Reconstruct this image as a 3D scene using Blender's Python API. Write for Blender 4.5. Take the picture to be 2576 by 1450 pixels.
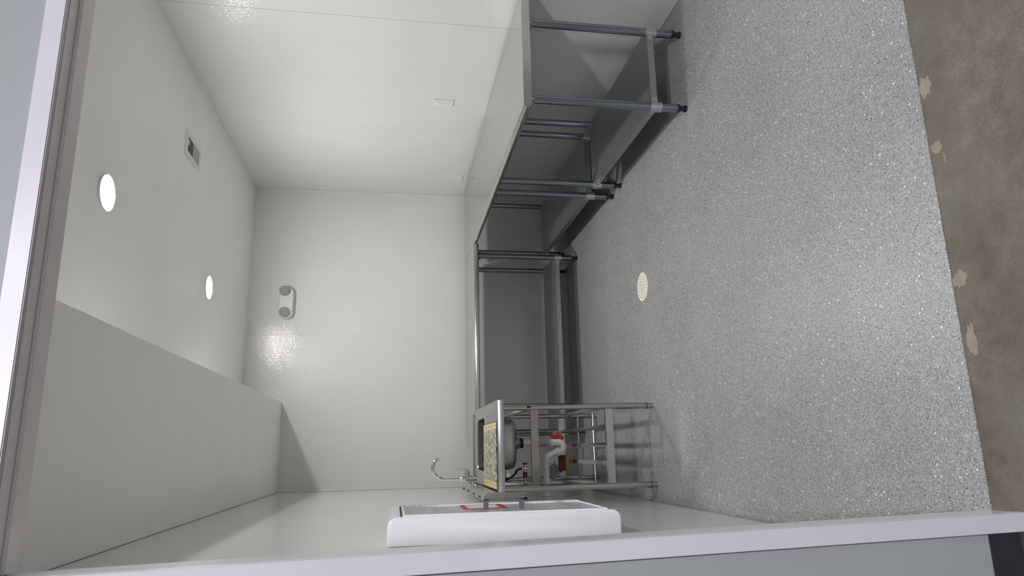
import bpy, bmesh, math, random
from mathutils import Vector, Matrix
random.seed(7)
scene = bpy.context.scene
for o in list(bpy.data.objects): bpy.data.objects.remove(o)

# ------------------------------------------------------------------ camera
W, H_PX, F_PX = 2576, 1450, 1727.64
CAM_H, YAW, PITCH, ROLL = 1.53, 0.2354, 0.1666, -0.0179
def cam_axes():
    cy, sy, cp, sp = math.cos(YAW), math.sin(YAW), math.cos(PITCH), math.sin(PITCH)
    F = Vector((sy*cp, cy*cp, -sp)); R = Vector((cy, -sy, 0)); D = F.cross(R)
    R2 = math.cos(ROLL)*R + math.sin(ROLL)*D
    D2 = -math.sin(ROLL)*R + math.cos(ROLL)*D
    return R2, D2, F
R_, D_, F_ = cam_axes()
cd = bpy.data.cameras.new('camera')
cd.sensor_fit = 'HORIZONTAL'; cd.sensor_width = 36.0
cd.lens = F_PX / W * 36.0
cd.clip_start = 0.02; cd.clip_end = 100
cam = bpy.data.objects.new('camera', cd)
# the phone was held on its side: picture-right is down, picture-up is right
m3 = Matrix((D_, R_, -F_)).transposed()
cam.matrix_world = Matrix.Translation((0, 0, CAM_H)) @ m3.to_4x4()
scene.collection.objects.link(cam)
scene.camera = cam

# ------------------------------------------------------------------ world, lights, exposure
wd = bpy.data.worlds.new('world'); scene.world = wd; wd.use_nodes = True
bg = wd.node_tree.nodes['Background']
bg.inputs[0].default_value = (0.86, 0.88, 1.0, 1); bg.inputs[1].default_value = 0.50

LENS_EMIT = 368.0                     # the two round ceiling lights inside the room
# round high-bay lamps under the roof of the hall, behind the camera
for hx, hy, hz, pw in ((0.15, -2.0, 4.66, 275), (1.6, -3.3, 4.66, 170)):
    hl = bpy.data.lights.new('high_bay_lamp', 'AREA'); hl.shape = 'DISK'; hl.size = 0.42
    hl.energy = pw; hl.color = (0.95, 0.935, 1.0)
    ho = bpy.data.objects.new('high_bay_lamp', hl); scene.collection.objects.link(ho)
    ho.location = (hx, hy, hz)

vs = scene.view_settings
scene.display_settings.display_device = 'sRGB'
vs.view_transform = 'Standard'; vs.look = 'None'; vs.gamma = 1.0; vs.use_curve_mapping = False
vs.exposure = 0.0

# ------------------------------------------------------------------ materials
def srgb(r, g, b):
    f = lambda c: (c/255/12.92) if c/255 <= 0.04045 else ((c/255+0.055)/1.055)**2.4
    return (f(r), f(g), f(b), 1)
class NT:
    def __init__(s, name):
        s.m = bpy.data.materials.new(name); s.m.use_nodes = True
        s.t = s.m.node_tree; s.b = s.t.nodes['Principled BSDF']
    def n(s, typ, **kw):
        nd = s.t.nodes.new(typ)
        for k, v in kw.items():
            if k in nd.inputs: nd.inputs[k].default_value = v
            else: setattr(nd, k, v)
        return nd
    def l(s, a, b): s.t.links.new(a, b)
    def set(s, **kw):
        for k, v in kw.items(): s.b.inputs[k.replace('_', ' ')].default_value = v
    def coords(s, scale=(1, 1, 1), kind='Object'):
        tc = s.n('ShaderNodeTexCoord'); mp = s.n('ShaderNodeMapping'); mp.inputs['Scale'].default_value = scale
        s.l(tc.outputs[kind], mp.inputs['Vector']); return mp.outputs['Vector']
    def ramp(s, fac, stops, interp='LINEAR'):
        r = s.n('ShaderNodeValToRGB'); r.color_ramp.interpolation = interp
        e = r.color_ramp.elements
        while len(e) > 1: e.remove(e[0])
        e[0].position, e[0].color = stops[0]
        for p, c in stops[1:]:
            k = e.new(p); k.color = c
        s.l(fac, r.inputs[0]); return r.outputs[0]
    def mix(s, fac, a, b, mode='MIX'):
        x = s.n('ShaderNodeMix', data_type='RGBA', blend_type=mode)
        for i, v in ((0, fac), (6, a), (7, b)):
            if isinstance(v, (int, float, tuple)): x.inputs[i].default_value = v
            else: s.l(v, x.inputs[i])
        return x.outputs[2]
    def bump(s, h, strength, dist):
        b = s.n('ShaderNodeBump'); b.inputs['Strength'].default_value = strength; b.inputs['Distance'].default_value = dist
        s.l(h, b.inputs['Height']); s.l(b.outputs[0], s.b.inputs['Normal']); return b

def plain(name, col, rough=0.5, metal=0.0, noise=0.0, nscale=20, bump=0.0, bscale=60, coat=0.0, ior=None):
    t = NT(name); t.set(Base_Color=col, Roughness=rough, Metallic=metal)
    if coat: t.set(Coat_Weight=coat, Coat_Roughness=0.05)
    v = t.coords()
    if noise:
        nz = t.n('ShaderNodeTexNoise', Scale=nscale, Detail=4.0); t.l(v, nz.inputs['Vector'])
        a = tuple(c*(1-noise) for c in col[:3])+(1,); b = tuple(min(1, c*(1+noise)) for c in col[:3])+(1,)
        t.l(t.ramp(nz.outputs[0], [(0.3, a), (0.7, b)]), t.b.inputs['Base Color'])
    if bump:
        nb = t.n('ShaderNodeTexNoise', Scale=bscale, Detail=2.0); t.l(v, nb.inputs['Vector']); t.bump(nb.outputs[0], bump, 0.002)
    return t.m

def mk_frp():
    t = NT('wall_panel_frp'); t.set(Roughness=0.35)
    t.b.inputs['Specular IOR Level'].default_value = 0.5
    v = t.coords()
    nz = t.n('ShaderNodeTexNoise', Scale=1.6, Detail=3.0); t.l(v, nz.inputs['Vector'])
    t.l(t.ramp(nz.outputs[0], [(0.3, (0.725, 0.725, 0.71, 1)), (0.7, (0.755, 0.755, 0.74, 1))]), t.b.inputs['Base Color'])
    t.b.inputs['Specular IOR Level'].default_value = 0.25
    t.b.inputs['Coat Weight'].default_value = 0.85; t.b.inputs['Coat Roughness'].default_value = 0.06
    # pebbled moulded surface, one relief for the sheet and its gloss
    gl = t.n('ShaderNodeTexNoise', Scale=95.0, Detail=1.5, Roughness=0.6); t.l(v, gl.inputs['Vector'])
    bn = t.bump(gl.outputs[0], 0.30, 0.0042)
    t.l(bn.outputs[0], t.b.inputs['Coat Normal'])
    return t.m

def mk_epoxy():
    t = NT('flake_epoxy_floor'); t.set(Roughness=0.36)
    v = t.coords()
    def cells(scale, rand=1.0, chip=False):
        vo = t.n('ShaderNodeTexVoronoi', Scale=scale, Randomness=rand); vo.voronoi_dimensions = '2D'; t.l(v, vo.inputs['Vector'])
        if chip: vo.distance = 'MANHATTAN'
        sep = t.n('ShaderNodeSeparateColor'); t.l(vo.outputs['Color'], sep.inputs[0])
        return vo.outputs['Distance'], sep.outputs[0], sep.outputs[1]
    d1, a1, b1 = cells(430.0)
    base = t.ramp(a1, [(0.0, (0.10, 0.101, 0.102, 1)), (0.12, (0.195, 0.196, 0.196, 1)), (0.55, (0.262, 0.263, 0.261, 1)), (0.88, (0.335, 0.336, 0.333, 1)), (1.0, (0.52, 0.52, 0.51, 1))])
    big = t.n('ShaderNodeTexNoise', Scale=2.2, Detail=3.0); t.l(v, big.inputs['Vector'])
    tone = t.ramp(big.outputs[0], [(0.3, (0.93, 0.93, 0.93, 1)), (0.7, (1.04, 1.04, 1.03, 1))])
    base = t.mix(1.0, base, tone, 'MULTIPLY')
    def flakes(scale, keep, size, colour, base):
        d, a, b = cells(scale, 1.0, True)
        k = t.n('ShaderNodeMath', operation='GREATER_THAN'); t.l(a, k.inputs[0]); k.inputs[1].default_value = keep
        s = t.n('ShaderNodeMath', operation='LESS_THAN'); t.l(d, s.inputs[0]); s.inputs[1].default_value = size
        m = t.n('ShaderNodeMath', operation='MULTIPLY'); t.l(k.outputs[0], m.inputs[0]); t.l(s.outputs[0], m.inputs[1])
        return t.mix(m.outputs[0], base, colour)
    base = flakes(160.0, 0.935, 0.41, (0.48, 0.50, 0.49, 1), base)
    base = flakes(185.0, 0.945, 0.41, (0.09, 0.08, 0.083, 1), base)
    base = flakes(92.0, 0.987, 0.40, (0.64, 0.66, 0.64, 1), base)
    base = flakes(110.0, 0.989, 0.38, (0.06, 0.055, 0.058, 1), base)
    t.l(base, t.b.inputs['Base Color'])
    bn = t.n('ShaderNodeTexNoise', Scale=170.0, Detail=2.0); t.l(v, bn.inputs['Vector'])
    t.bump(bn.outputs[0], 0.22, 0.002)
    return t.m

def mk_concrete():
    t = NT('stained_concrete'); t.set(Roughness=0.62)
    v = t.coords()
    n1 = t.n('ShaderNodeTexNoise', Scale=3.2, Detail=7.0, Roughness=0.62); t.l(v, n1.inputs['Vector'])
    n2 = t.n('ShaderNodeTexNoise', Scale=240.0, Detail=2.0); t.l(v, n2.inputs['Vector'])
    c = t.ramp(n1.outputs[0], [(0.28, srgb(72, 65, 57)), (0.5, srgb(92, 84, 74)), (0.72, srgb(108, 102, 90))])
    g = t.ramp(n2.outputs[0], [(0.3, (0.78, 0.78, 0.78, 1)), (0.7, (1.18, 1.18, 1.18, 1))])
    c = t.mix(1.0, c, g, 'MULTIPLY')
    n4 = t.n('ShaderNodeTexNoise', Scale=17.0, Detail=5.0, Roughness=0.65); t.l(v, n4.inputs['Vector'])
    c = t.mix(1.0, c, t.ramp(n4.outputs[0], [(0.32, (0.80, 0.80, 0.79, 1)), (0.68, (1.20, 1.19, 1.16, 1))]), 'MULTIPLY')
    # greener, paler areas
    n3 = t.n('ShaderNodeTexNoise', Scale=1.3, Detail=2.0); t.l(v, n3.inputs['Vector'])
    c = t.mix(t.ramp(n3.outputs[0], [(0.42, (0, 0, 0, 1)), (0.62, (0.6, 0.6, 0.6, 1))]), c, srgb(104, 102, 91))
    t.l(c, t.b.inputs['Base Color'])
    t.bump(n2.outputs[0], 0.2, 0.002)
    return t.m

def mk_steel(name, col, rough, stretch=(1, 1, 1), bump=0.05, var=0.08):
    t = NT(name); t.set(Metallic=1.0, Roughness=rough)
    v = t.coords(stretch)
    n1 = t.n('ShaderNodeTexNoise', Scale=60.0, Detail=3.0); t.l(v, n1.inputs['Vector'])
    a = tuple(c*(1-var) for c in col)+(1,); b = tuple(min(1, c*(1+var)) for c in col)+(1,)
    t.l(t.ramp(n1.outputs[0], [(0.3, a), (0.7, b)]), t.b.inputs['Base Color'])
    rr = t.n('ShaderNodeMapRange'); t.l(n1.outputs[0], rr.inputs[0])
    rr.inputs[3].default_value = rough*0.85; rr.inputs[4].default_value = rough*1.2
    t.l(rr.outputs[0], t.b.inputs['Roughness'])
    if bump: t.bump(n1.outputs[0], bump, 0.001)
    return t.m

def mk_clear(name, tint, alpha=0.2, rough=0.06):
    t = NT(name); t.set(Base_Color=tint, Roughness=rough)
    out = t.t.nodes['Material Output']
    tr = t.n('ShaderNodeBsdfTransparent', Color=tint)
    mx = t.n('ShaderNodeMixShader'); mx.inputs[0].default_value = alpha
    t.l(tr.outputs[0], mx.inputs[1]); t.l(t.b.outputs[0], mx.inputs[2]); t.l(mx.outputs[0], out.inputs['Surface'])
    return t.m

def mk_mat_cloth():
    # printed drying mat: tan bands with small motifs at both ends, teal and cream leaf print between (local x runs along the mat)
    t = NT('printed_mat'); t.set(Roughness=0.85)
    v = t.coords()
    sp = t.n('ShaderNodeSeparateXYZ'); t.l(v, sp.inputs[0])
    vo = t.n('ShaderNodeTexVoronoi', Scale=62.0); t.l(v, vo.inputs['Vector'])
    sc = t.n('ShaderNodeSeparateColor'); t.l(vo.outputs['Color'], sc.inputs[0])
    leaf = t.ramp(sc.outputs[0], [(0.0, srgb(60, 68, 62)), (0.22, srgb(112, 128, 124)), (0.42, srgb(150, 164, 160)), (0.60, srgb(116, 124, 106)), (0.76, srgb(196, 186, 156)), (0.92, srgb(214, 206, 182))], 'CONSTANT')
    wv = t.n('ShaderNodeTexWave', Scale=11.0, Distortion=3.0); wv.bands_direction = 'Y'; t.l(v, wv.inputs['Vector'])
    leaf = t.mix(t.ramp(wv.outputs[1], [(0.72, (0, 0, 0, 1)), (0.9, (0.65, 0.65, 0.65, 1))]), leaf, srgb(212, 200, 164))
    vb = t.coords((26.0, 9.0, 1.0))
    vd = t.n('ShaderNodeTexVoronoi', Scale=1.6, Randomness=0.15); t.l(vb, vd.inputs['Vector'])
    tan = t.ramp(vd.outputs['Distance'], [(0.0, srgb(92, 74, 52)), (0.17, srgb(120, 96, 66)), (0.22, srgb(206, 184, 146)), (1.0, srgb(214, 194, 158))])
    ab = t.n('ShaderNodeMath', operation='ABSOLUTE'); t.l(sp.outputs[0], ab.inputs[0])
    gt = t.n('ShaderNodeMath', operation='GREATER_THAN'); t.l(ab.outputs[0], gt.inputs[0]); gt.inputs[1].default_value = 0.152
    c = t.mix(gt.outputs[0], leaf, tan)
    ed = t.n('ShaderNodeMath', operation='GREATER_THAN'); t.l(sp.outputs[1], ed.inputs[0]); ed.inputs[1].default_value = 0.255
    c = t.mix(ed.outputs[0], c, srgb(208, 180, 136))
    t.l(c, t.b.inputs['Base Color'])
    nb = t.n('ShaderNodeTexNoise', Scale=300.0); t.l(v, nb.inputs['Vector']); t.bump(nb.outputs[0], 0.3, 0.002)
    return t.m

M = {}
M['frp'] = mk_frp()
M['ceil'] = plain('ceiling_paint', (0.92, 0.92, 0.91, 1), 0.6, noise=0.02, nscale=2, bump=0.05, bscale=200)
M['backing'] = plain('panel_joint', (0.16, 0.16, 0.155, 1), 0.7, noise=0.05)
M['strip'] = plain('joint_strip', (0.72, 0.72, 0.70, 1), 0.35, noise=0.02)
M['epoxy'] = mk_epoxy()
M['concrete'] = mk_concrete()
M['patch'] = plain('bare_concrete_patch', srgb(132, 122, 106), 0.75, noise=0.12, nscale=30)
M['casing'] = plain('painted_casing', srgb(190, 187, 193), 0.32, noise=0.02, nscale=8, bump=0.06, bscale=30)
M['jamb'] = plain('painted_jamb', srgb(228, 227, 228), 0.25, noise=0.02, nscale=8, bump=0.08, bscale=25)
M['extwall'] = plain('painted_drywall', srgb(142, 146, 146), 0.55, noise=0.02, nscale=3, bump=0.08, bscale=110)
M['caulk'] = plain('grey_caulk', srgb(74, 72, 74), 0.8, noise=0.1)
M['black_base'] = plain('black_rubber_base', srgb(34, 36, 40), 0.5, noise=0.25, nscale=14)
M['steel_top'] = mk_steel('brushed_stainless_top', (0.53, 0.525, 0.515), 0.14, (1.0, 0.05, 1.0), 0.03, 0.04)
M['steel_topx'] = mk_steel('brushed_stainless_top_crosswise', (0.53, 0.525, 0.515), 0.14, (0.05, 1.0, 1.0), 0.03, 0.04)
M['steel_sink'] = mk_steel('stainless_sink', (0.46, 0.455, 0.44), 0.22, (1.0, 0.08, 1.0), 0.03, 0.05)
M['steel_bowl'] = mk_steel('stainless_bowl_shaded', (0.27, 0.265, 0.255), 0.30, (1, 1, 1), 0.05, 0.08)  # same steel as the sink, dark reflections inside the bowl put into its colour
M['steel_leg'] = mk_steel('stainless_tube', (0.46, 0.445, 0.42), 0.13, (1, 1, 0.05), 0.02, 0.06)
M['galv'] = mk_steel('blue_grey_galvanised_tube', (0.25, 0.285, 0.31), 0.20, (1, 1, 0.06), 0.02, 0.06)
M['shelf'] = mk_steel('grey_galvanised_shelf', (0.37, 0.39, 0.395), 0.44, (1, 1, 1), 0.05, 0.05)
M['collar'] = mk_steel('cast_aluminium', (0.52, 0.53, 0.52), 0.42, (1, 1, 1), 0.1, 0.08)
M['chrome'] = mk_steel('chrome', (0.80, 0.80, 0.80), 0.06, (1, 1, 1), 0.0, 0.02)
M['screw'] = mk_steel('screw_steel', (0.6, 0.6, 0.58), 0.35, (1, 1, 1), 0.0, 0.02)
M['black'] = plain('black_plastic', srgb(20, 20, 22), 0.45, noise=0.1)
M['slot'] = plain('dark_slot', srgb(14, 14, 15), 0.7, noise=0.1)
M['white_pl'] = plain('white_plastic', srgb(228, 228, 226), 0.30, noise=0.015)
M['white_gloss'] = plain('white_gloss_plastic', srgb(232, 232, 234), 0.14, noise=0.01, coat=0.3)
M['pvc'] = plain('white_pvc', srgb(226, 227, 228), 0.28, noise=0.015)
M['grey_rib'] = plain('grey_rubber', srgb(170, 170, 172), 0.5, noise=0.03)
M['grey_handle'] = plain('grey_handle_plastic', srgb(96, 97, 104), 0.42, noise=0.06)
M['tick'] = plain('tick_grey', srgb(150, 152, 158), 0.6, noise=0.05)
M['red'] = plain('red_print', srgb(170, 48, 50), 0.5, noise=0.04)
M['darkred'] = plain('dark_red_print', srgb(120, 22, 30), 0.5, noise=0.04)
M['paper'] = plain('label_paper', srgb(205, 205, 200), 0.6, noise=0.03)
M['ink'] = plain('label_ink', srgb(28, 28, 32), 0.6, noise=0.05)
M['grey_pl'] = plain('grey_plastic', srgb(150, 152, 152), 0.4, noise=0.04)
M['dark_vent'] = plain('dark_vent_inside', srgb(70, 73, 78), 0.6, noise=0.05)
M['vent_grey'] = plain('grey_vent_blade', srgb(168, 170, 174), 0.45, noise=0.03)
M['cream'] = plain('cream_plastic', srgb(236, 233, 222), 0.4, noise=0.02)
M['cream_dark'] = plain('aged_cream_rim', srgb(190, 180, 148), 0.5, noise=0.05)
M['mat'] = mk_mat_cloth()
M['foam'] = plain('black_foam', srgb(24, 24, 25), 0.9, noise=0.2)
M['orange'] = mk_clear('orange_red_liquid', srgb(232, 62, 14), 0.42, 0.15)
M['clear'] = mk_clear('clear_plastic', (0.95, 0.95, 0.94, 1), 0.10, 0.07)
M['pane'] = mk_clear('clear_acrylic', (0.97, 0.98, 0.975, 1), 0.38, 0.06)
M['label_grey'] = plain('ribbed_grey_label', srgb(140, 138, 128), 0.5, noise=0.1, nscale=70)
M['maroon'] = plain('maroon_sponge', srgb(104, 40, 46), 0.9, noise=0.15, nscale=90, bump=0.4, bscale=260)
M['yellow'] = plain('yellow_sponge', srgb(158, 134, 78), 0.9, noise=0.15, nscale=90, bump=0.4, bscale=260)
M['blue'] = plain('blue_print', srgb(52, 50, 110), 0.5, noise=0.05)
M['hose'] = plain('dark_braided_hose', srgb(60, 60, 62), 0.4, 0.6, noise=0.4, nscale=300)
M['valve_red'] = plain('dark_red_tag', srgb(96, 22, 40), 0.5, noise=0.05)
M['lamp_face'] = plain('faceted_lamp_glass', srgb(172, 171, 166), 0.12, 0.25, noise=0.16, nscale=120, bump=0.5, bscale=160)
def mk_emit():
    t = NT('lit_lens'); t.set(Base_Color=(0.9, 0.9, 0.9, 1), Roughness=0.4)
    t.b.inputs['Emission Color'].default_value = (1.0, 0.985, 0.955, 1); t.b.inputs['Emission Strength'].default_value = LENS_EMIT
    v = t.coords(); nz = t.n('ShaderNodeTexNoise', Scale=8.0); t.l(v, nz.inputs['Vector'])
    t.l(t.ramp(nz.outputs[0], [(0, (0.88, 0.88, 0.88, 1)), (1, (0.92, 0.92, 0.92, 1))]), t.b.inputs['Base Color'])
    return t.m
M['lens'] = mk_emit()

# ------------------------------------------------------------------ mesh helpers
def xform(bm, vs_, mat): bmesh.ops.transform(bm, matrix=mat, verts=vs_)
def box(bm, x0, x1, y0, y1, z0, z1, bev=0.0, seg=2):
    r = bmesh.ops.create_cube(bm, size=1.0); v = r['verts']
    xform(bm, v, Matrix.Translation(((x0+x1)/2, (y0+y1)/2, (z0+z1)/2)) @ Matrix.Diagonal((abs(x1-x0), abs(y1-y0), abs(z1-z0), 1)))
    if bev:
        e = list({e for q in v for e in q.link_edges})
        bmesh.ops.bevel(bm, geom=e, offset=bev, segments=seg, affect='EDGES', clamp_overlap=True)
    return bm
def B(*a, **k): return box(bmesh.new(), *a, **k)
def cyl(bm, p0, p1, r0, r1=None, seg=24, caps=True):
    p0, p1 = Vector(p0), Vector(p1); d = p1-p0
    r = bmesh.ops.create_cone(bm, cap_ends=caps, segments=seg, radius1=r0, radius2=r0 if r1 is None else r1, depth=d.length)
    q = Vector((0, 0, 1)).rotation_difference(d.normalized()).to_matrix().to_4x4()
    xform(bm, r['verts'], Matrix.Translation((p0+p1)/2) @ q); return bm
def C(*a, **k): return cyl(bmesh.new(), *a, **k)
def tube(bm, pts, rad, seg=14, caps=True):
    pts = [Vector(p) for p in pts]; rads = rad if isinstance(rad, (list, tuple)) else [rad]*len(pts)
    rings = []; up = None
    for i, p in enumerate(pts):
        t = (pts[min(i+1, len(pts)-1)]-pts[max(i-1, 0)]).normalized()
        if up is None: up = t.orthogonal().normalized()
        else: up = (up - t*up.dot(t)).normalized()
        s = t.cross(up)
        rings.append([bm.verts.new(p + rads[i]*(math.cos(2*math.pi*k/seg)*up + math.sin(2*math.pi*k/seg)*s)) for k in range(seg)])
    for a, b in zip(rings, rings[1:]):
        for k in range(seg): bm.faces.new((a[k], a[(k+1) % seg], b[(k+1) % seg], b[k]))
    if caps: bm.faces.new(rings[0][::-1]); bm.faces.new(rings[-1])
    return bm
def T(*a, **k): return tube(bmesh.new(), *a, **k)
def prism(bm, poly, axis, a, b):
    # extrude a 2-D outline along an axis; outline given in the two other axes, in x,y,z order
    def P(u, v, w):
        return {'x': (w, u, v), 'y': (u, w, v), 'z': (u, v, w)}[axis]
    A = [bm.verts.new(P(u, v, a)) for u, v in poly]; Bv = [bm.verts.new(P(u, v, b)) for u, v in poly]
    n = len(poly)
    for i in range(n): bm.faces.new((A[i], A[(i+1) % n], Bv[(i+1) % n], Bv[i]))
    bm.faces.new(A[::-1]); bm.faces.new(Bv)
    bmesh.ops.recalc_face_normals(bm, faces=bm.faces); return bm
def PR(*a): return prism(bmesh.new(), *a)
def rrect(x0, x1, y0, y1, r, seg=6):
    out = []
    for cx, cy, a0 in ((x1-r, y1-r, 0), (x0+r, y1-r, 90), (x0+r, y0+r, 180), (x1-r, y0+r, 270)):
        for k in range(seg+1):
            a = math.radians(a0+90*k/seg); out.append((cx+r*math.cos(a), cy+r*math.sin(a)))
    return out
def arc(cx, cy, r, a0, a1, n):
    return [(cx+r*math.cos(math.radians(a0+(a1-a0)*k/n)), cy+r*math.sin(math.radians(a0+(a1-a0)*k/n))) for k in range(n+1)]
def loft(bm, loops, cap0=True, cap1=True):
    R = [[bm.verts.new(p) for p in L] for L in loops]; n = len(R[0])
    for a, b in zip(R, R[1:]):
        for i in range(n): bm.faces.new((a[i], a[(i+1) % n], b[(i+1) % n], b[i]))
    if cap0: bm.faces.new(R[0][::-1])
    if cap1: bm.faces.new(R[-1])
    return bm

# ------------------------------------------------------------------ object helpers
COL = scene.collection
def wpos(o):
    p = Vector((0, 0, 0))
    while o is not None: p += o.location; o = o.parent
    return p
def obj(name, bm, mat, parent=None, smooth=False, recalc=True):
    if recalc: bmesh.ops.recalc_face_normals(bm, faces=bm.faces)
    if parent is not None: bmesh.ops.translate(bm, vec=-wpos(parent), verts=bm.verts)
    me = bpy.data.meshes.new(name); bm.to_mesh(me); bm.free()
    if isinstance(mat, str): mat = M[mat]
    me.materials.append(mat)
    if smooth:
        for p in me.polygons: p.use_smooth = True
        try: me.set_sharp_from_angle(angle=math.radians(38))
        except Exception: pass
    o = bpy.data.objects.new(name, me); COL.objects.link(o); o.parent = parent
    return o
def tag(o, label, cat, group=None):
    o['label'] = label; o['category'] = cat
    if group: o['group'] = group
    return o
def thing(name, label, cat, loc=(0, 0, 0), group=None):
    o = bpy.data.objects.new(name, None); COL.objects.link(o); o.location = loc; o.empty_display_size = 0.1
    return tag(o, label, cat, group)
def struct(name, bm, mat, label=None, parent=None):
    o = obj(name, bm, mat, parent)
    if parent is None: o['kind'] = 'structure'
    if label: o['label'] = label
    return o
def structroot(name, label, loc=(0, 0, 0)):
    o = bpy.data.objects.new(name, None); COL.objects.link(o); o['kind'] = 'structure'; o['label'] = label
    o.location = loc; return o

# ------------------------------------------------------------------ room shell
XL, XR, YB, ZC = -0.308, 2.434, 6.332, 2.841
ZS, XS = 2.502, 0.454                # lowered soffit along the left wall
YF, YI = 1.545, 1.66                 # front wall, outer and inner face
YT = 1.634                           # where the flake floor meets the bare concrete
TH = 0.008                           # wall panel thickness

struct('floor', B(XL-0.15, XR+0.15, YT, YB+0.15, -0.08, 0.0), 'epoxy', 'grey flake epoxy floor of the white room')
fo = struct('floor_concrete', B(-9, 9, -13, YT, -0.08, -0.003), 'concrete', 'bare brown stained concrete outside the doorway')
# pale bare patches at the edge of the flake floor
def blob(cx, cy, rx, ry, seed, z0=-0.003, z1=-0.0018):
    rn = random.Random(seed); n = 18; P = []
    for k in range(n):
        a = 2*math.pi*k/n; q = 1+rn.uniform(-0.28, 0.28); P.append((cx+rx*q*math.cos(a), min(cy+ry*q*math.sin(a), YT-0.001)))
    return PR(P, 'z', z0, z1)
for i, (cx, cy, rx, ry) in enumerate([(1.02, 1.612, 0.032, 0.024), (0.828, 1.606, 0.019, 0.020), (0.433, 1.606, 0.026, 0.025), (0.262, 1.603, 0.045, 0.016), (0.785, 1.585, 0.016, 0.004)]):
    obj('bare_patch', blob(cx, cy, rx, ry, 40+i), 'patch', fo)

def panels(wall, spans, make, z0, z1, gap=0.0022):
    for a, b in spans: obj('wall_panel', make(a+gap/2, b-gap/2, z0, z1), 'frp', wall)
wr = struct('wall_right', B(XR+TH, XR+0.15, YI, YB+0.15, 0, ZC), 'backing', 'right wall of white panels behind the long counter')
panels(wr, [(YI, 3.556), (3.556, 4.929), (4.929, YB)], lambda a, b, z0, z1: B(XR, XR+TH, a, b, z0, z1, bev=0.0009, seg=1), 0.0015, ZC)
wb = struct('wall_back', B(XL-0.15, XR+TH, YB+TH, YB+0.15, 0, ZC), 'backing', 'back wall of white panels')
panels(wb, [(XL, 1.045), (1.045, XR)], lambda a, b, z0, z1: B(a, b, YB, YB+TH, z0, z1, bev=0.0006, seg=1), 0.0015, ZC, gap=0.0006)
wl = struct('wall_left', B(XL-0.15, XL-TH, YI, YB+TH, 0, ZC), 'backing', 'left wall of white panels beside the sink')
panels(wl, [(YI, 2.28), (2.28, 3.62), (3.62, 5.02), (5.02, YB)], lambda a, b, z0, z1: B(XL-TH, XL, a, b, z0, z1, bev=0.0009, seg=1), 0.0015, ZS-0.003, gap=0.006)
struct('ceiling', B(XL-0.15, XR+0.15, YF, YB+0.15, ZC, ZC+0.12), 'ceil', 'flat off-white ceiling with two round lights')
struct('ceiling_soffit', B(XL-0.001, XS, YI, YB-0.0005, ZS, ZC, bev=0.003), 'ceil', 'lowered boxed soffit along the left wall')
# corner strips
struct('trim_1', PR([(XR-0.001, YB-0.012), (XR-0.001, YB-0.001), (XR-0.012, YB-0.001), (XR-0.004, YB-0.004)], 'z', 0.002, ZC-0.001), 'strip', 'thin white corner strip where back and right walls meet')
struct('trim_2', PR([(XL+0.001, YB-0.012), (XL+0.001, YB-0.001), (XL+0.012, YB-0.001), (XL+0.004, YB-0.004)], 'z', 0.002, ZS-0.001), 'strip', 'thin white corner strip where back and left walls meet')
# coved epoxy edge at the left wall
cv = [(XL+0.0005, 0.0004)] + [(XL+0.030-0.0295*math.sin(math.radians(a)), 0.030-0.0296*math.cos(math.radians(a))) for a in range(0, 91, 15)]
struct('baseboard_left', PR(cv, 'y', YI+0.002, YB-0.002), 'epoxy', 'coved flake epoxy edge along the left wall')

# front wall with the doorway
def jx(z, off=0.0): return -0.1745 - 0.0195*z + off      # inner face of the left jamb (out of plumb)
OR, OZ = 2.05, 2.288                                       # right side and head of the opening
bm = bmesh.new()
prism(bm, [(-3.2, 0), (jx(0)-0.02, 0), (jx(3)-0.02, 3.0), (-3.2, 3.0)], 'y', YF, YI-0.001)
box(bm, OR+0.02, 3.6, YF, YI-0.001, 0, 3.0)
box(bm, jx(3)-0.02, OR+0.02, YF, YI-0.001, OZ+0.02, 3.0)
struct('wall_front', bm, 'extwall', 'painted hall wall around the doorway')
dr = structroot('door_1', 'white painted doorway casing and jambs', (0.6, YF, 0))
def slab(x0a, x0b, x1a, x1b, za, zb, y0, y1, bev=0.002):   # a board whose sides lean
    bm = PR([(x0a, za), (x1a, za), (x1b, zb), (x0b, zb)], 'y', y0, y1)
    if bev: bmesh.ops.bevel(bm, geom=list(bm.edges), offset=bev, segments=2, affect='EDGES')
    return bm
CW, CY = 0.044, YF-0.015
z2 = OZ+CW
obj('casing', slab(jx(0)-CW, jx(z2)-CW, jx(0), jx(z2), -0.002, z2, CY, YF), 'casing', dr)
obj('casing', slab(OR, OR, OR+CW, OR+CW, -0.002, z2, CY, YF), 'casing', dr)
obj('casing', B(jx(z2)+0.001, OR-0.001, CY, YF, OZ, z2, bev=0.002), 'casing', dr)
bm = slab(jx(0)-0.019, jx(OZ)-0.019, jx(0), jx(OZ), -0.002, OZ, YF, YI+0.004)
for v in bm.verts:
    if v.co.y > YI and v.co.x > jx(v.co.z)-0.01: v.co.x -= 0.0045
obj('jamb', bm, 'jamb', dr)
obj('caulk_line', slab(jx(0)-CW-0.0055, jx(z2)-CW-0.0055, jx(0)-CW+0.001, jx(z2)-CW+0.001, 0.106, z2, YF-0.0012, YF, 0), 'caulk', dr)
obj('jamb', slab(OR, OR, OR+0.019, OR+0.019, -0.002, OZ, YF, YI+0.004), 'jamb', dr)
obj('jamb', B(jx(OZ), OR, YF, YI+0.004, OZ, OZ+0.019, bev=0.002), 'jamb', dr)
obj('door_stop', slab(OR-0.009, OR-0.009, OR, OR, -0.002, OZ-0.009, 1.585, 1.632), 'jamb', dr)
obj('door_stop', B(jx(OZ)+0.001, OR-0.001, 1.585, 1.632, OZ-0.009, OZ, bev=0.002), 'jamb', dr)
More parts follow.
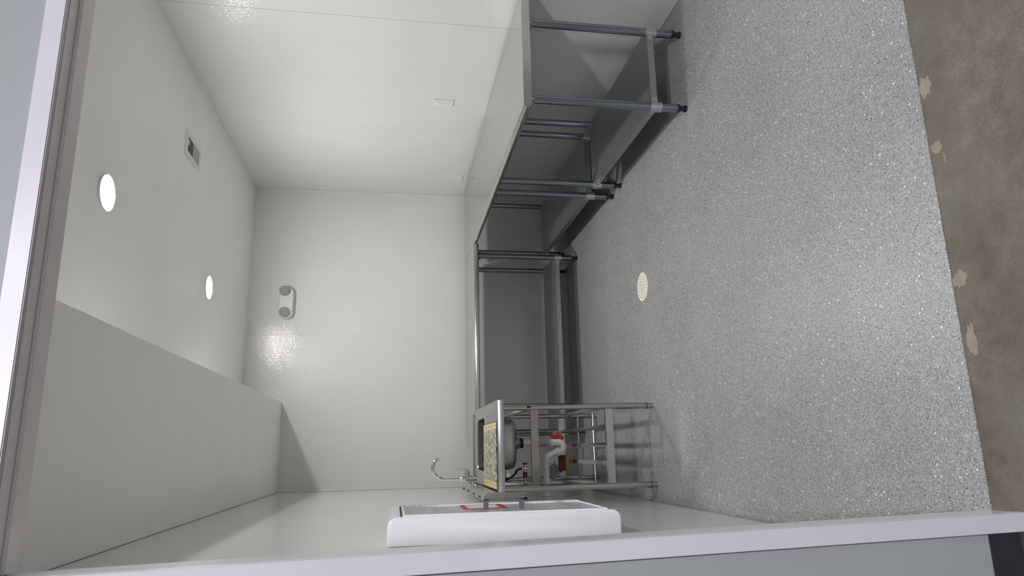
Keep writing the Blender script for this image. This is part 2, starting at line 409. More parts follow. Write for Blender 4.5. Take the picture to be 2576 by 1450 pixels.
bf = PR([(YF, 0.105), (YF-0.004, 0.105), (YF-0.006, 0.02), (YF-0.016, -0.001), (YF, -0.001)], 'x', -3.2, jx(0)-CW-0.001)
struct('baseboard_front', bf, 'black_base', 'black rubber cove base on the hall wall')
bf = PR([(YF, 0.105), (YF-0.004, 0.105), (YF-0.006, 0.02), (YF-0.016, -0.001), (YF, -0.001)], 'x', OR+CW+0.001, 3.6)
struct('baseboard_hall_right', bf, 'black_base', 'black rubber cove base on the hall wall right of the doorway')

# ------------------------------------------------------------------ steel counters
def leg(parent, x, y, ztop, zshelf, dirs):
    lg = obj('leg', C((x, y, 0.050), (x, y, ztop), 0.0225, seg=28), 'galv', parent, smooth=True)
    bm = bmesh.new(); cyl(bm, (x, y, 0.0), (x, y, 0.012), 0.019, 0.019, 6); cyl(bm, (x, y, 0.010), (x, y, 0.047), 0.0145, seg=6); cyl(bm, (x, y, 0.043), (x, y, 0.056), 0.0232, seg=24)
    obj('adjustable_foot', bm, 'black', lg, smooth=True)
    bm = bmesh.new(); cyl(bm, (x, y, zshelf-0.056), (x, y, zshelf+0.004), 0.0275, seg=28)
    sx, sy = dirs
    box(bm, min(x, x+sx*0.05), max(x, x+sx*0.05), y-0.012, y+0.012, zshelf-0.036, zshelf-0.006)
    box(bm, x-0.012, x+0.012, min(y, y+sy*0.05), max(y, y+sy*0.05), zshelf-0.036, zshelf-0.006)
    cl = obj('collar', bm, 'collar', lg, smooth=True)
    obj('set_screw', C((x-sx*0.018, y-sy*0.018, zshelf-0.022), (x-sx*0.0215, y-sy*0.0215, zshelf-0.022), 0.0045, seg=10), 'screw', lg)
    bm = bmesh.new(); cyl(bm, (x, y, ztop-0.018), (x, y, ztop), 0.030, 0.034, seg=24)
    obj('top_socket', bm, 'galv', lg, smooth=True)
def shelf_mesh(x0, x1, y0, y1, z):
    bm = bmesh.new(); h = 0.036; t = 0.003
    box(bm, x0, x1, y0, y1, z-t, z)
    for a in ((x0, x0+t, y0, y1), (x1-t, x1, y0, y1), (x0+t, x1-t, y0, y0+t), (x0+t, x1-t, y1-t, y1)):
        box(bm, *a, z-h, z-t*0.2, bev=0.0011, seg=2)
    return bm
def sticker(parent, pts_axis, a0, a1, face, z0, z1, sgn):
    # white maker's sticker with dark print on a shelf edge; axis 'x' or 'y' is the long way
    def bb(u0, u1, d0, d1, w0, w1):
        lo, hi = sorted((face+sgn*d0, face+sgn*d1))
        return B(u0, u1, lo, hi, w0, w1) if pts_axis == 'x' else B(lo, hi, u0, u1, w0, w1)
    s = obj('sticker', bb(a0, a1, 0, 0.0006, z0, z1), 'paper', parent)
    L = a1-a0; h = z1-z0
    for u, v, w0, w1 in ((0.06, 0.30, 0.2, 0.8), (0.36, 0.92, 0.62, 0.80), (0.36, 0.74, 0.24, 0.42)):
        obj('print', bb(a0+L*u, a0+L*v, 0.0006, 0.0010, z0+h*w0, z0+h*w1), 'ink', s)

def frame(name, label, x0, x1, y0, y1, ztop, zs, group):
    t = thing(name, label, 'table base', ((x0+x1)/2, (y0+y1)/2, 0), group)
    for x, y, d in ((x0, y0, (1, 1)), (x1, y0, (-1, 1)), (x0, y1, (1, -1)), (x1, y1, (-1, -1))): leg(t, x, y, ztop, zs, d)
    return t
ZT = 0.902; TT = 0.043
f1 = frame('table_base', 'steel legs and grey undershelf under the near half of the long counter', 1.779, 2.229, 3.187, 4.302, ZT-TT, 0.201, 'galvanised table bases')
obj('undershelf', shelf_mesh(1.768, 2.240, 3.176, 4.313, 0.201), 'shelf', f1)
sticker(f1, 'y', 4.165, 4.262, 1.768, 0.171, 0.196, -1)
f2 = frame('table_base', 'steel legs and grey undershelf under the far half of the long counter', 1.764, 2.222, 4.478, 5.980, ZT-TT, 0.201, 'galvanised table bases')
obj('undershelf', shelf_mesh(1.753, 2.233, 4.467, 5.991, 0.201), 'shelf', f2)

def nose(front, back, ztop, sgn=1):
    # cross-section of a worktop: bull-nosed front, folded back; (u across, z)
    r = TT/2; P = []
    P += [(front+sgn*r*(1-math.sin(math.radians(a))), ztop-r+r*math.cos(math.radians(a))) for a in range(0, 181, 15)]
    P += [(front+sgn*(r+0.004), ztop-TT), (back-sgn*0.003, ztop-TT), (back, ztop-TT), (back, ztop), (back-sgn*0.003, ztop), (front+sgn*(r+0.004), ztop)]
    return P
# long counter along the right wall (one continuous top, its back edge steps in beyond the first half)
wt = thing('counter_top', 'long stainless steel worktop along the right wall', 'worktop', (2.06, 4.66, ZT-TT))
Y1, YK, Y2 = 3.152, 4.655, 6.190
XF1, XF2 = 1.715, 1.703
bm = bmesh.new()
n0 = nose(XF1, 2.398, ZT); nk = nose((XF1+XF2)/2, 2.4315, ZT); nk2 = nose((XF1+XF2)/2, 2.375, ZT); n2 = nose(XF2, 2.412, ZT)
loft(bm, [[(u, y, z) for u, z in sec] for sec, y in ((n0, Y1), (n0, Y1+0.002), (nk, YK-0.004), (nk, YK), (nk2, YK+0.012), (nk2, YK+0.016), (n2, Y2))])
obj('top_sheet', bm, 'steel_top', wt, smooth=True)

# back table, butting against the long counter
ZB = 0.898
bt = thing('work_table', 'stainless steel work table with grey undershelf against the back wall', 'table', (0.87, 5.8, 0))
XB0, XB1, YBF, YBB = 0.030, 1.694, 5.482, 6.215
bm = bmesh.new()
loft(bm, [[(x, y, z) for y, z in nose(YBF, YBB, ZB)] for x in (XB0, XB1)])
obj('tabletop', bm, 'steel_topx', bt, smooth=True)
obj('stiffener', B(XB0+0.08, XB1-0.08, 5.80, 5.88, ZB-TT-0.022, ZB-TT+0.0004), 'galv', bt)
for x, y, d in ((0.138, 5.522, (1, 1)), (1.598, 5.522, (-1, 1)), (0.138, 5.980, (1, -1)), (1.598, 5.980, (-1, -1))): leg(bt, x, y, ZB-TT, 0.198, d)
obj('undershelf', shelf_mesh(0.127, 1.609, 5.511, 5.991, 0.198), 'shelf', bt)
sticker(bt, 'x', 0.235, 0.335, 5.511, 0.168, 0.194, -1)

# ------------------------------------------------------------------ sink
SX0, SX1, SY0, SY1, SZ = -0.268, 0.286, 3.945, 5.222, 0.948
BX0, BX1, BY0, BY1 = -0.135, 0.216, 4.605, 5.030        # bowl opening
sk = thing('sink', 'freestanding stainless steel sink with open pipe stand and drainboard', 'sink', (0.01, 4.58, 0))
# deck: raised rim, recessed board, bowl hole
bm = bmesh.new()
ZD = SZ-0.010; AP = 0.037; rw = 0.030
def loop(x0, x1, y0, y1, z, r=0.0, seg=5):
    return [(x, y, z) for x, y in rrect(x0, x1, y0, y1, max(r, 0.0005), seg)]
BSX = -0.226                                             # front face of the backsplash
outer = [loop(SX0, SX1, SY0, SY1, SZ-AP, 0.004), loop(SX0, SX1, SY0, SY1, SZ-0.004, 0.004), loop(SX0+0.003, SX1-0.003, SY0+0.003, SY1-0.003, SZ, 0.004),
         loop(BSX, SX1-rw+0.012, SY0+rw-0.012, SY1-rw+0.012, SZ, 0.010), loop(BSX, SX1-rw, SY0+rw, SY1-rw, ZD, 0.012),
         loop(BX0, BX1, BY0, BY1, ZD, 0.045), loop(BX0+0.004, BX1-0.004, BY0+0.004, BY1-0.004, ZD-0.006, 0.045)]
loft(bm, outer, False, False)
obj('deck', bm, 'steel_sink', sk, smooth=True)
# bowl, double walled so that it shows from below
bm = bmesh.new(); ZBW = 0.722
lv = [(0.004, ZD-0.006, 0.045), (0.008, ZD-0.09, 0.045), (0.016, ZBW+0.035, 0.05), (0.026, ZBW+0.012, 0.055), (0.05, ZBW, 0.06), (0.13, ZBW-0.004, 0.04)]
ins = [loop(BX0+d, BX1-d, BY0+d, BY1-d, z, r) for d, z, r in lv]
outs = [loop(BX0+d-0.003, BX1-d+0.003, BY0+d-0.003, BY1-d+0.003, z-0.003, r) for d, z, r in lv][::-1]
loft(bm, ins+outs, False, False)
# close the bottom
n = len(ins[0])
for L in (ins[-1], outs[0]): bm.faces.new([bm.verts.new(p) for p in L])
obj('bowl', bm, 'steel_bowl', sk, smooth=True)
# backsplash, chamfered, slots along its top
bs = obj('backsplash', PR([(SX0-0.004, SZ-AP), (BSX, SZ-AP), (BSX, 1.008), (-0.246, 1.031), (SX0-0.004, 1.031)], 'y', SY0-0.0015, SY1+0.0015), 'steel_sink', sk)
for k in range(4):
    y = 4.105+k*0.312
    obj('slot', B(-0.2645, -0.2525, y, y+0.075, 1.0305, 1.0320), 'slot', bs)
# stand
SLX0, SLX1, SLY0, SLY1 = -0.212, 0.244, 3.983, 5.186
for x in (SLX0, SLX1):
    for y in (SLY0, SLY1):
        lg = obj('leg', C((x, y, 0.045), (x, y, SZ-AP+0.004), 0.0175, seg=28), 'steel_leg', sk, smooth=True)
        obj('upper_sleeve', C((x, y, 0.700), (x, y, SZ-AP+0.002), 0.0195, seg=28), 'steel_leg', lg, smooth=True)
        obj('lower_sleeve', C((x, y, 0.095), (x, y, 0.310), 0.0192, seg=28), 'steel_leg', lg, smooth=True)
        bm = bmesh.new(); cyl(bm, (x, y, 0.0), (x, y, 0.030), 0.0165, seg=20); cyl(bm, (x, y, 0.028), (x, y, 0.050), 0.019, seg=24)
        obj('foot', bm, 'steel_leg', lg, smooth=True)
        obj('foot_washer', C((x, y, 0.038), (x, y, 0.043), 0.0196, seg=24), 'black', lg, smooth=True)
        if x > 0 and y < 4.5:
            obj('slot_plug', B(x-0.008, x+0.006, y-0.0202, y-0.0185, 0.752, 0.772), 'slot', lg)
ux0, ux1 = SLX0+0.014, SLX1-0.014
for y in (SLY0, SLY1):
    obj('top_rail', B(ux0, ux1, y-0.013, y+0.013, 0.707, 0.750, bev=0.003), 'steel_leg', sk)
    obj('shelf_rail', B(ux0, ux1, y-0.013, y+0.013, 0.256, 0.301, bev=0.003), 'steel_leg', sk)
for x in (SLX0, SLX1):
    obj('side_rail', B(x-0.011, x+0.011, SLY0+0.014, SLY1-0.014, 0.260, 0.298, bev=0.003), 'steel_leg', sk)
for x in (SLX0,SLX1):
    obj('top_side_rail', B(x-0.010, x+0.010, SLY0+0.014, SLY1-0.014, 0.712, 0.746, bev=0.003), 'steel_leg', sk)
for x in (0.126, 0.021, -0.084):
    obj('shelf_slat', B(x-0.0125, x+0.0125, SLY0+0.013, SLY1-0.013, 0.272, 0.290, bev=0.002), 'steel_leg', sk)
for y in (4.362, 4.740):
    obj('cross_rod', C((SLX0, y, 0.266), (SLX1, y, 0.266), 0.0075, seg=14), 'steel_leg', sk, smooth=True)
# drain and trap
DX, DY = 0.046, 4.812
pl = thing('drain_trap', 'white plastic drain trap curving below the sink bowl', 'drain pipe', (DX, DY, 0.35))
bm = bmesh.new(); cyl(bm, (DX, DY, 0.690), (DX, DY, 0.7145), 0.044, 0.050, 28); cyl(bm, (DX, DY, 0.672), (DX, DY, 0.690), 0.036, 0.044, 28)
obj('strainer_cup', bm, 'steel_bowl', pl, smooth=True)
bm = bmesh.new()
for k in range(2): cyl(bm, (DX, DY, 0.646+k*0.013), (DX, DY, 0.658+k*0.016), 0.034, 0.034, 16)
obj('lock_nut', bm, 'black', pl)
obj('tailpiece', C((DX, DY, 0.56), (DX, DY, 0.648), 0.019, seg=24), 'pvc', pl, smooth=True)
obj('slip_nut', C((DX, DY, 0.535), (DX, DY, 0.563), 0.031, seg=14), 'grey_rib', pl)
pts = []; rr = []
for k in range(25):
    z = 0.535-0.085*k/24; pts.append((DX, DY, z)); rr.append(0.026+0.0045*math.sin(k/24*2*math.pi*4))
obj('corrugated_sleeve', T(pts, rr, 24), 'grey_rib', pl, smooth=True)
R1 = 0.033; zc = 0.392; P = [(DX, DY, 0.455), (DX, DY, 0.425)]
P += [(DX-R1+R1*math.cos(math.radians(a)), DY, zc-R1*math.sin(math.radians(a))) for a in range(0, 160, 12)]
P += [(DX-R1*2+0.006, DY, zc+0.005)]
obj('u_bend', T(P, 0.0235, 22), 'pvc', pl, smooth=True)
ex, ez = DX-R1*2+0.006, zc+0.005
obj('union_nut', C((ex+0.003, DY, ez-0.014), (ex-0.006, DY, ez+0.012), 0.0300, seg=16), 'pvc', pl)
P = [(ex, DY, ez), (ex-0.010, DY, ez+0.030), (ex-0.020, DY, ez+0.052)]
cx, cz = ex-0.062, ez+0.047
P += [(cx+0.040*math.cos(math.radians(a)), DY, cz+0.040*math.sin(math.radians(a))) for a in range(15, 91, 15)]
P += [(XL+0.002, DY, cz+0.040)]
obj('waste_arm', T(P, 0.0205, 20), 'pvc', pl, smooth=True)
bm = bmesh.new(); cyl(bm, (-0.222, DY, cz+0.040), (-0.196, DY, cz+0.040), 0.028, 0.028, 20)
obj('arm_nut', bm, 'pvc', pl, smooth=True)
obj('wall_flange', C((XL+0.001, DY, cz+0.040), (XL+0.012, DY, cz+0.040), 0.036, 0.030, seg=24), 'pvc', pl, smooth=True)
# supply stop and hose
sv = thing('supply_valve', 'chrome angle stop valve with dark braided hose under the sink', 'valve', (-0.13, 4.86, 0.62))
vx, vy, vz = -0.125, 4.86, 0.625
bm = bmesh.new(); cyl(bm, (vx, vy, vz-0.022), (vx, vy, vz+0.022), 0.0105, seg=16); cyl(bm, (vx, vy, vz), (XL+0.003, vy, vz), 0.0075, seg=14)
cyl(bm, (vx+0.006, vy, vz), (vx+0.028, vy, vz), 0.008, seg=14)
obj('valve_body', bm, 'chrome', sv, smooth=True)
bm = bmesh.new(); cyl(bm, (vx+0.026, vy, vz), (vx+0.038, vy, vz), 0.017, seg=8)
obj('valve_knob', bm, 'black', sv)
obj('red_tag', B(vx-0.062, vx-0.022, vy-0.009, vy+0.009, vz-0.014, vz+0.016, bev=0.003), 'valve_red', sv)
P = [Vector((vx, vy, vz+0.02)), Vector((vx-0.01, vy, vz+0.055)), Vector((-0.165, vy, 0.70)), Vector((-0.195, vy-0.01, 0.76)), Vector((-0.185, vy-0.02, 0.83)), Vector((-0.165, vy-0.02, 0.87)), Vector((-0.16, vy-0.02, 0.925))]
def smoothpath(P, n=6):
    out = []
    for i in range(len(P)-1):
        p0, p1, p2, p3 = P[max(i-1, 0)], P[i], P[i+1], P[min(i+2, len(P)-1)]
        for k in range(n):
            t = k/n; out.append(0.5*((2*p1)+(-p0+p2)*t+(2*p0-5*p1+4*p2-p3)*t*t+(-p0+3*p1-3*p2+p3)*t**3))
    return out+[P[-1]]
obj('braided_hose', T(smoothpath(P), 0.0075, 12), 'hose', sv, smooth=True)

# faucet
FY = 4.80; FX = -0.180
fc = thing('faucet', 'chrome gooseneck faucet with side lever on the sink backsplash', 'faucet', (BSX+0.004, FY, 1.015))
bm = bmesh.new(); cyl(bm, (BSX+0.0008, FY, 1.003), (BSX+0.008, FY, 1.003), 0.045, 0.043, 32)
obj('wall_plate', bm, 'chrome', fc, smooth=True)
obj('mount_stud', C((BSX+0.007, FY, 1.018), (FX, FY, 1.018), 0.011, seg=18), 'chrome', fc, smooth=True)
bm = bmesh.new(); cyl(bm, (FX, FY, 0.985), (FX, FY, 1.072), 0.0195, seg=26); cyl(bm, (FX, FY, 1.072), (FX, FY, 1.086), 0.0195, 0.0135, 26); cyl(bm, (FX, FY, 0.972), (FX, FY, 0.986), 0.013, 0.019, 26)
obj('valve_body', bm, 'chrome', fc, smooth=True)
bm = bmesh.new(); cyl(bm, (FX, FY, 1.036), (FX+0.050, FY, 1.036), 0.0165, seg=24); cyl(bm, (FX+0.049, FY, 1.036), (FX+0.066, FY, 1.036), 0.020, 0.018, 24)
hd = obj('lever_hub', bm, 'chrome', fc, smooth=True)
obj('lever', T([(FX+0.058, FY, 1.05), (FX+0.060, FY, 1.075), (FX+0.063, FY, 1.105)], [0.005, 0.0036, 0.0032], 12), 'chrome', hd, smooth=True)
P = [(FX, FY, 1.080), (FX, FY, 1.13), (FX, FY, 1.185)]
RS = 0.074
P += [(FX+RS-RS*math.cos(math.radians(a)), FY, 1.195+RS*math.sin(math.radians(a))) for a in range(4, 156, 7)]
obj('spout', T(P, 0.0122, 20), 'chrome', fc, smooth=True)
a = math.radians(151); pt = Vector((FX+RS-RS*math.cos(a), FY, 1.195+RS*math.sin(a))); tg = Vector((math.sin(a), 0, math.cos(a)))
obj('aerator', C(pt-tg*0.003, pt+tg*0.010, 0.0132, seg=20), 'chrome', fc, smooth=True)

# drying mat on the drainboard: cloth over a black foam underside
mt = thing('drying_mat', 'printed tan and teal dish drying mat on the drainboard', 'mat', (-0.027, 4.315, ZD))
def matmesh(x0, x1, y0, y1, z0, z1, sag):
    bm = bmesh.new(); nx, ny = 26, 14; top = []; bot = []
    for j in range(ny+1):
        ra, rb = [], []
        for i in range(nx+1):
            x = x0+(x1-x0)*i/nx; y = y0+(y1-y0)*j/ny
            w = sag*(0.5+0.5*math.sin(i*0.9+j*0.4))*(1 if 0 < j < ny else 0.6)
            ra.append(bm.verts.new((x, y, z1+w))); rb.append(bm.verts.new((x, y, z0)))
        top.append(ra); bot.append(rb)
    for j in range(ny):
        for i in range(nx):
            bm.faces.new((top[j][i], top[j][i+1], top[j+1][i+1], top[j+1][i])); bm.faces.new((bot[j][i], bot[j+1][i], bot[j+1][i+1], bot[j][i+1]))
    for i in range(nx):
        bm.faces.new((bot[0][i], bot[0][i+1], top[0][i+1], top[0][i])); bm.faces.new((top[ny][i], top[ny][i+1], bot[ny][i+1], bot[ny][i]))
    for j in range(ny):
        bm.faces.new((top[j][0], top[j+1][0], bot[j+1][0], bot[j][0])); bm.faces.new((bot[j][nx], bot[j+1][nx], top[j+1][nx], top[j][nx]))
    return bm
obj('foam_underside', matmesh(-0.217, 0.168, 4.022, 4.598, ZD+0.0003, ZD+0.004, 0.0), 'foam', mt)
obj('printed_cloth', matmesh(-0.214, 0.163, 4.030, 4.600, ZD+0.004, ZD+0.007, 0.003), 'mat', mt, smooth=True)

# ------------------------------------------------------------------ things on the sink's lower shelf
ZSH = 0.2905
def rot_y(bm, c, ang):
    bmesh.ops.rotate(bm, verts=bm.verts, cent=Vector(c), matrix=Matrix.Rotation(math.radians(ang), 3, 'Y')); return bm
# jug with orange-red cleaner, leaning over
JC = (0.068, 5.04, 0.364); JA = -47
jg = thing('cleaner_jug', 'clear jug half full of orange-red liquid leaning below the sink', 'jug', (0.08, 5.06, ZSH))
def jug_loops(w, d, zs_r):
    return [[(JC[0]+x, JC[1]+y, z) for x, y in rrect(-w*s/2, w*s/2, -d*s/2, d*s/2, max(0.004, 0.018*s), 4)] for z, s in zs_r]
zb = 0.3055
obj('bottle', rot_y(loft(bmesh.new(), jug_loops(0.088, 0.085, [(zb, 0.86), (zb+0.008, 1.0), (zb+0.115, 1.0), (zb+0.140, 0.8), (zb+0.158, 0.36), (zb+0.172, 0.32)])), JC, JA), 'clear', jg, smooth=True)
obj('liquid', rot_y(loft(bmesh.new(), jug_loops(0.083, 0.080, [(zb+0.003, 0.86), (zb+0.011, 1.0), (zb+0.096, 1.0)])), JC, JA), 'orange', jg, smooth=True)
obj('cap', rot_y(C((JC[0], JC[1], zb+0.168), (JC[0], JC[1], zb+0.186), 0.0165, seg=20), JC, JA), 'clear', jg)
lb = obj('label', rot_y(B(JC[0]-0.034, JC[0]+0.010, JC[1]-0.0440, JC[1]-0.0430, zb+0.050, zb+0.090), JC, JA), 'ink', jg)
for k in range(3):
    obj('print', rot_y(B(JC[0]-0.030, JC[0]+0.004, JC[1]-0.0445, JC[1]-0.0441, zb+0.058+k*0.010, zb+0.062+k*0.010), JC, JA), 'paper', lb)
# sponge in two colours
sp_ = thing('sponge', 'maroon and yellow two-tone sponge on the sink shelf', 'sponge', (-0.095, 5.0, ZSH))
def spg(z0, z1): return PR([(x, y) for x, y in rrect(-0.150, -0.040, 4.925, 5.005, 0.022, 6)], 'z', z0, z1)
obj('scrub_layer', spg(ZSH+0.0256, ZSH+0.062), 'maroon', sp_, smooth=True)
obj('foam_layer', spg(ZSH+0.0003, ZSH+0.025), 'yellow', sp_, smooth=True)
# clear bottle with ribbed label, leaning against the wall side
KC = (-0.150, 5.09, 0.375); KA = -36
cb = thing('clear_bottle', 'clear plastic bottle with grey ribbed label leaning behind the sponge', 'bottle', (-0.15, 5.09, ZSH))
def kl(w, d, zs_r): return [[(KC[0]+x, KC[1]+y, z) for x, y in rrect(-w*s/2, w*s/2, -d*s/2, d*s/2, max(0.004, 0.02*s), 4)] for z, s in zs_r]
obj('bottle', rot_y(loft(bmesh.new(), kl(0.10, 0.075, [(0.318, 0.86), (0.326, 1.0), (0.432, 1.0), (0.452, 0.75), (0.466, 0.32), (0.482, 0.30)])), KC, KA), 'clear', cb, smooth=True)
lb = obj('label', rot_y(B(KC[0]-0.044, KC[0]+0.044, KC[1]-0.0392, KC[1]-0.0382, 0.336, 0.424), KC, KA), 'label_grey', cb)
for k in range(7): obj('rib', rot_y(B(KC[0]-0.042, KC[0]+0.030, KC[1]-0.0402, KC[1]-0.0390, 0.340+k*0.012, 0.343+k*0.012), KC, KA), 'paper', lb)
obj('paper_corner', rot_y(B(KC[0]+0.026, KC[0]+0.046, KC[1]-0.0408, KC[1]-0.0394, 0.346, 0.424), KC, KA), 'white_pl', lb)
for k in range(4): obj('print', rot_y(B(KC[0]+0.030, KC[0]+0.042, KC[1]-0.0414, KC[1]-0.0409, 0.354+k*0.017, 0.362+k*0.017), KC, KA), 'ink', lb)
obj('blue_print', rot_y(B(KC[0]-0.044, KC[0]-0.020, KC[1]-0.0408, KC[1]-0.0394, 0.330, 0.344), KC, KA), 'blue', lb)

# ------------------------------------------------------------------ fire cabinet on the left wall
CX, CY0, CY1, CZ0, CZ1 = -0.213, 2.470, 2.985, 0.726, 1.546
cbn = thing('wall_cabinet', 'white plastic extinguisher cabinet with clear door and grey handle on the left wall', 'cabinet', (XL, 2.7, CZ0))
def cab_profile(notch):
    r = 0.032; P = [(XL+0.001, CZ0), (CX-r, CZ0)]
    P += arc(CX-r, CZ0+r, r, -90, 0, 6)
    if notch: P += [(CX, CZ0+0.036), (CX-0.055, CZ0+0.036), (CX-0.055, CZ1-0.048), (CX, CZ1-0.048)]
    P += arc(CX-r, CZ1-r, r, 0, 90, 6)
    return P + [(XL+0.001, CZ1)]
bm = bmesh.new()
e0, e1 = CY0+0.036, CY1-0.036
prism(bm, cab_profile(False), 'y', CY0+0.004, e0); prism(bm, cab_profile(True), 'y', e0, e1); prism(bm, cab_profile(False), 'y', e1, CY1-0.004)
def inset(P, d): return [(XL+0.001 if abs(x-XL-0.001) < 1e-6 else x-d*(0.5 if x < CX-0.03 else 1), z+(d if z < (CZ0+CZ1)/2 else -d)) for x, z in P]
for ya, yb in ((CY0+0.004, CY0), (CY1-0.004, CY1)):
    A = cab_profile(False); loft(bm, [[(x, ya, z) for x, z in A], [(x, yb, z) for x, z in inset(A, 0.004)]], False, True)
obj('body', bm, 'white_gloss', cbn, smooth=True)
# door: white frame bars, pane, ticked strip, red decal
dy0, dy1, dz0, dz1 = CY0+0.038, CY1-0.038, CZ0+0.040, CZ1-0.052
door = obj('door_pane', B(CX-0.001, CX+0.0025, dy0, dy1, dz0, dz1), 'pane', cbn)
obj('door_bar', B(CX-0.001, CX+0.0040, dy0-0.012, dy0+0.006, dz0, dz1+0.002, bev=0.001), 'white_gloss', door)
obj('door_bar', B(CX-0.001, CX+0.0050, dy0+0.006, dy1-0.03, dz1-0.008, dz1+0.002, bev=0.002), 'white_gloss', door)
obj('door_bar', B(CX-0.001, CX+0.0050, dy0+0.006, dy1-0.03, dz0, dz0+0.010, bev=0.002), 'white_gloss', door)
st = obj('ticked_strip', B(CX-0.001, CX+0.0060, dy1-0.060, dy1+0.002, dz0, dz1+0.002, bev=0.0015), 'white_gloss', door)
nt = 34; dz = (dz1-dz0)/nt
for k in range(nt):
    z = dz0+dz*(k+0.3); obj('tick_mark', B(CX+0.0060, CX+0.0064, dy1-0.052, dy1-0.020, z, z+dz*0.48), 'tick', st)
obj('hinge_gap', B(CX-0.0005, CX+0.0012, dy0-0.02, dy1, dz1+0.004, dz1+0.0095), 'slot', door)
# decal: red frame with a white middle
dc = obj('decal', B(CX+0.0026, CX+0.0032, dy0+0.16, dy1-0.075, 1.100, 1.268), 'red', door)
obj('decal_middle', B(CX+0.0032, CX+0.0036, dy0+0.19, dy1-0.105, 1.128, 1.248), 'paper', dc)
obj('decal_bar', B(CX+0.0032, CX+0.0036, dy0+0.165, dy1-0.080, 1.108, 1.118), 'darkred', dc)
# pull handle standing proud of the door
hz0, hz1, hy = 1.050, 1.200, dy0+0.115
hn = bmesh.new()
box(hn, CX+0.002, CX+0.040, hy-0.011, hy+0.011, hz1-0.017, hz1, bev=0.002); box(hn, CX+0.002, CX+0.040, hy-0.011, hy+0.011, hz0, hz0+0.017, bev=0.002)
box(hn, CX+0.034, CX+0.041, hy-0.011, hy+0.011, hz0, hz1, bev=0.002)
obj('handle', hn, 'grey_handle', door, smooth=True)

# ------------------------------------------------------------------ wall plates
def outlet(label, y0, y1, z0, z1, x, sgn, group):
    t = thing('wall_outlet', label, 'outlet', (x, (y0+y1)/2, (z0+z1)/2), group)
    def bb(d0, d1, a, b, c, d, **k):
        lo, hi = sorted((x+sgn*d0, x+sgn*d1)); return B(lo, hi, a, b, c, d, **k)
    bm = bb(0, 0.0075, y0, y1, z0, z1)
    e = [e for e in bm.edges if all(abs(v.co.x-(x+sgn*0.0075)) < 1e-5 for v in e.verts)]
    bmesh.ops.bevel(bm, geom=e, offset=0.0055, segments=2, affect='EDGES')
    obj('cover_plate', bm, 'white_pl', t)
    yc = (y0+y1)/2; zc_ = (z0+z1)/2
    for s in (-1, 1):
        zz = zc_+s*0.026
        f = obj('receptacle', bb(0.0075, 0.0085, yc-0.017, yc+0.017, zz-0.021, zz+0.021, bev=0.0004), 'white_pl', t)
        for dy, h in ((-0.007, 0.005), (0.007, 0.004)): obj('slot', bb(0.0085, 0.0088, yc+dy-0.0012, yc+dy+0.0012, zz+0.003-h, zz+0.003+h), 'grey_handle', f)
        obj('slot', bb(0.0085, 0.0088, yc-0.0025, yc+0.0025, zz-0.014, zz-0.010), 'grey_handle', f)
    obj('screw', C((x+sgn*0.007, yc, zc_), (x+sgn*0.0090, yc, zc_), 0.0032, seg=10), 'screw', t)
outlet('white outlet plate on the right wall above the near half of the counter', 4.440, 4.538, 1.148, 1.294, XR, -1, 'outlets on the right wall')
outlet('white outlet plate on the right wall near the back corner', 5.822, 5.915, 0.948, 1.096, XR, -1, 'outlets on the right wall')
outlet('white outlet plate on the left wall near the back corner, seen edge-on', 5.62, 5.72, 1.30, 1.42, XL, 1, None)
# dark pipe plate under the sink
pp = thing('pipe_escutcheon', 'small black wall ring on the left wall below the sink', 'wall ring', (XL, 4.55, 0.70))
bm = bmesh.new(); cyl(bm, (XL+0.0008, 4.55, 0.70), (XL+0.010, 4.55, 0.70), 0.030, 0.024, 24)
obj('ring', bm, 'black', pp, smooth=True)
obj('stub', C((XL+0.009, 4.55, 0.70), (XL+0.018, 4.55, 0.70), 0.011, seg=16), 'chrome', pp, smooth=True)

# ------------------------------------------------------------------ emergency light on the back wall
em = thing('emergency_light', 'white twin-head emergency light high on the back wall', 'emergency light', (1.333, YB, 2.505))
def pill(x0, x1, z0, z1, r): return rrect(x0, x1, z0, z1, r, 8)
bm = bmesh.new()
lo = [[(u, y, w) for u, w in pill(1.186+d, 1.480-d, 2.440+d, 2.571-d, 0.06-d)] for y, d in ((YB-0.0008, 0.0), (YB-0.052, 0.002), (YB-0.062, 0.010))]
loft(bm, lo); obj('housing', bm, 'white_pl', em, smooth=True)
for x, z in ((1.436, 2.522), (1.240, 2.516)):
    h = obj('lamp_head', C((x, YB-0.060, z), (x, YB-0.100, z-0.004), 0.040, 0.044, 30), 'grey_pl', em, smooth=True)
    bm = bmesh.new(); cyl(bm, (x, YB-0.0995, z-0.004), (x, YB-0.108, z-0.005), 0.0405, 0.034, 30)
    obj('lens', bm, 'lamp_face', h, smooth=True)
obj('indicator', C((1.333, YB-0.04, 2.441), (1.333, YB-0.04, 2.436), 0.004, seg=10), 'red', em)

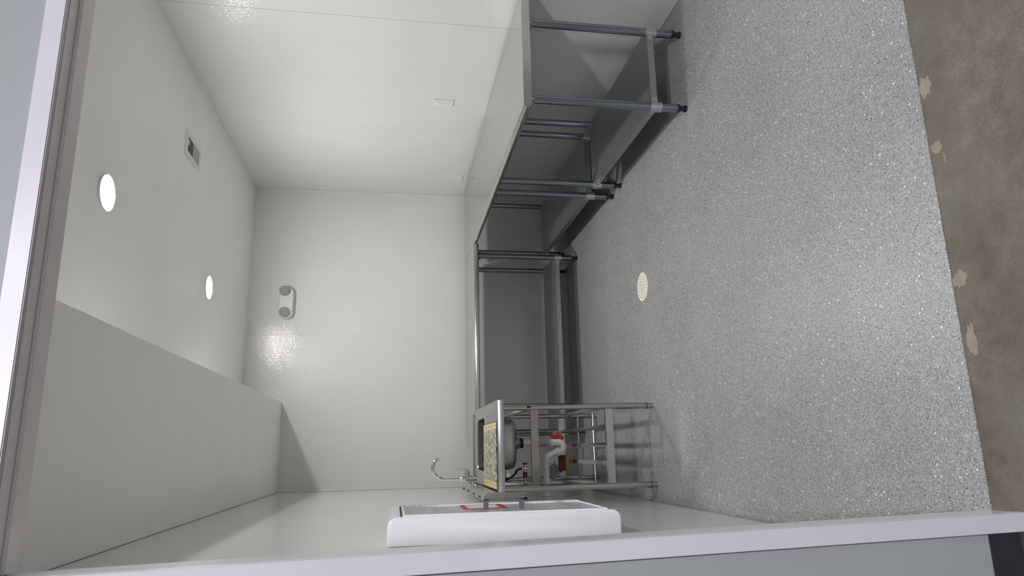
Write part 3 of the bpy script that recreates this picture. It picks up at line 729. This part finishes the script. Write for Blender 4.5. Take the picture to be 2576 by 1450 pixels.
# ------------------------------------------------------------------ ceiling lights and vent
def clight(x, y, label):
    t = thing('ceiling_light', label, 'ceiling light', (x, y, ZC-0.02), 'round ceiling lights')
    bm = bmesh.new(); n = 40
    prof = [(0.0875, 0.0), (0.0865, -0.009), (0.083, -0.0120), (0.080, -0.011), (0.080, 0.0)]
    loops = [[(x+r*math.cos(2*math.pi*k/n), y+r*math.sin(2*math.pi*k/n), ZC-0.0004+z) for k in range(n)] for r, z in prof]
    loft(bm, loops, False, False); obj('trim_ring', bm, 'white_pl', t, smooth=True)
    prof = [(0.0795, -0.006), (0.0785, -0.0100), (0.062, -0.0135), (0.032, -0.0155), (0.002, -0.0160)]
    loops = [[(x+r*math.cos(2*math.pi*k/n), y+r*math.sin(2*math.pi*k/n), ZC-0.0004+z) for k in range(n)] for r, z in prof]
    bm = bmesh.new(); loft(bm, loops, True, True); obj('lens', bm, 'lens', t, smooth=True)
clight(1.176, 3.192, 'round lit ceiling light nearer to the doorway')
clight(1.160, 4.987, 'round lit ceiling light nearer to the back wall')
vt = thing('ceiling_vent', 'white ceiling vent, one half open and dark, the other grey', 'vent', (1.922, 4.385, ZC))
vx0, vx1, vy0, vy1 = 1.838, 2.004, 4.226, 4.540
zf = ZC-0.006; fw = 0.036
def vb(x0, x1, y0, y1, z0=None, z1=None, **k): return B(x0, x1, y0, y1, zf if z0 is None else z0, ZC-0.0004 if z1 is None else z1, **k)
for a in ((vx0, vx0+fw, vy0, vy1), (vx1-fw, vx1, vy0, vy1), (vx0+fw, vx1-fw, vy0, vy0+fw), (vx0+fw, vx1-fw, vy1-fw, vy1), (vx0+fw, vx1-fw, 4.382, 4.392)):
    obj('frame_bar', vb(*a), 'white_pl', vt)
obj('open_half', vb(vx0+fw, vx1-fw, vy0+fw, 4.382, ZC-0.003), 'dark_vent', vt)
obj('closed_blade', vb(vx0+fw, vx1-fw, 4.392, vy1-fw, ZC-0.0075), 'vent_grey', vt)
obj('lever_tab', B(1.912, 1.942, vy0+fw-0.001, vy0+fw+0.014, zf-0.004, ZC-0.003), 'white_pl', vt)
obj('screw', C((1.945, vy1-0.012, zf), (1.945, vy1-0.012, zf-0.002), 0.005, seg=10), 'grey_pl', vt)

# ------------------------------------------------------------------ floor drain
fd = thing('floor_drain', 'round cream floor drain grate in the middle of the floor', 'drain', (0.985, 4.012, 0))
bm = bmesh.new(); n = 48
lo = [[(0.985+r*math.cos(2*math.pi*k/n), 4.012+r*math.sin(2*math.pi*k/n), z) for k in range(n)] for r, z in ((0.095, 0.0003), (0.0945, 0.003), (0.089, 0.0042), (0.0865, 0.0036), (0.0865, 0.0008))]
loft(bm, lo, False, False); obj('rim', bm, 'cream_dark', fd, smooth=True)
obj('grate', C((0.985, 4.012, 0.0004), (0.985, 4.012, 0.0040), 0.0862, seg=48), 'cream', fd)
for r, cnt, off in ((0.070, 20, 0), (0.052, 14, 8), (0.034, 10, 4), (0.017, 6, 0)):
    for k in range(cnt):
        a = 2*math.pi*k/cnt+math.radians(off)
        x, y = 0.985+r*math.cos(a), 4.012+r*math.sin(a)
        obj('grate_hole', C((x, y, 0.0036), (x, y, 0.0044), 0.0046, seg=10), 'slot', fd)
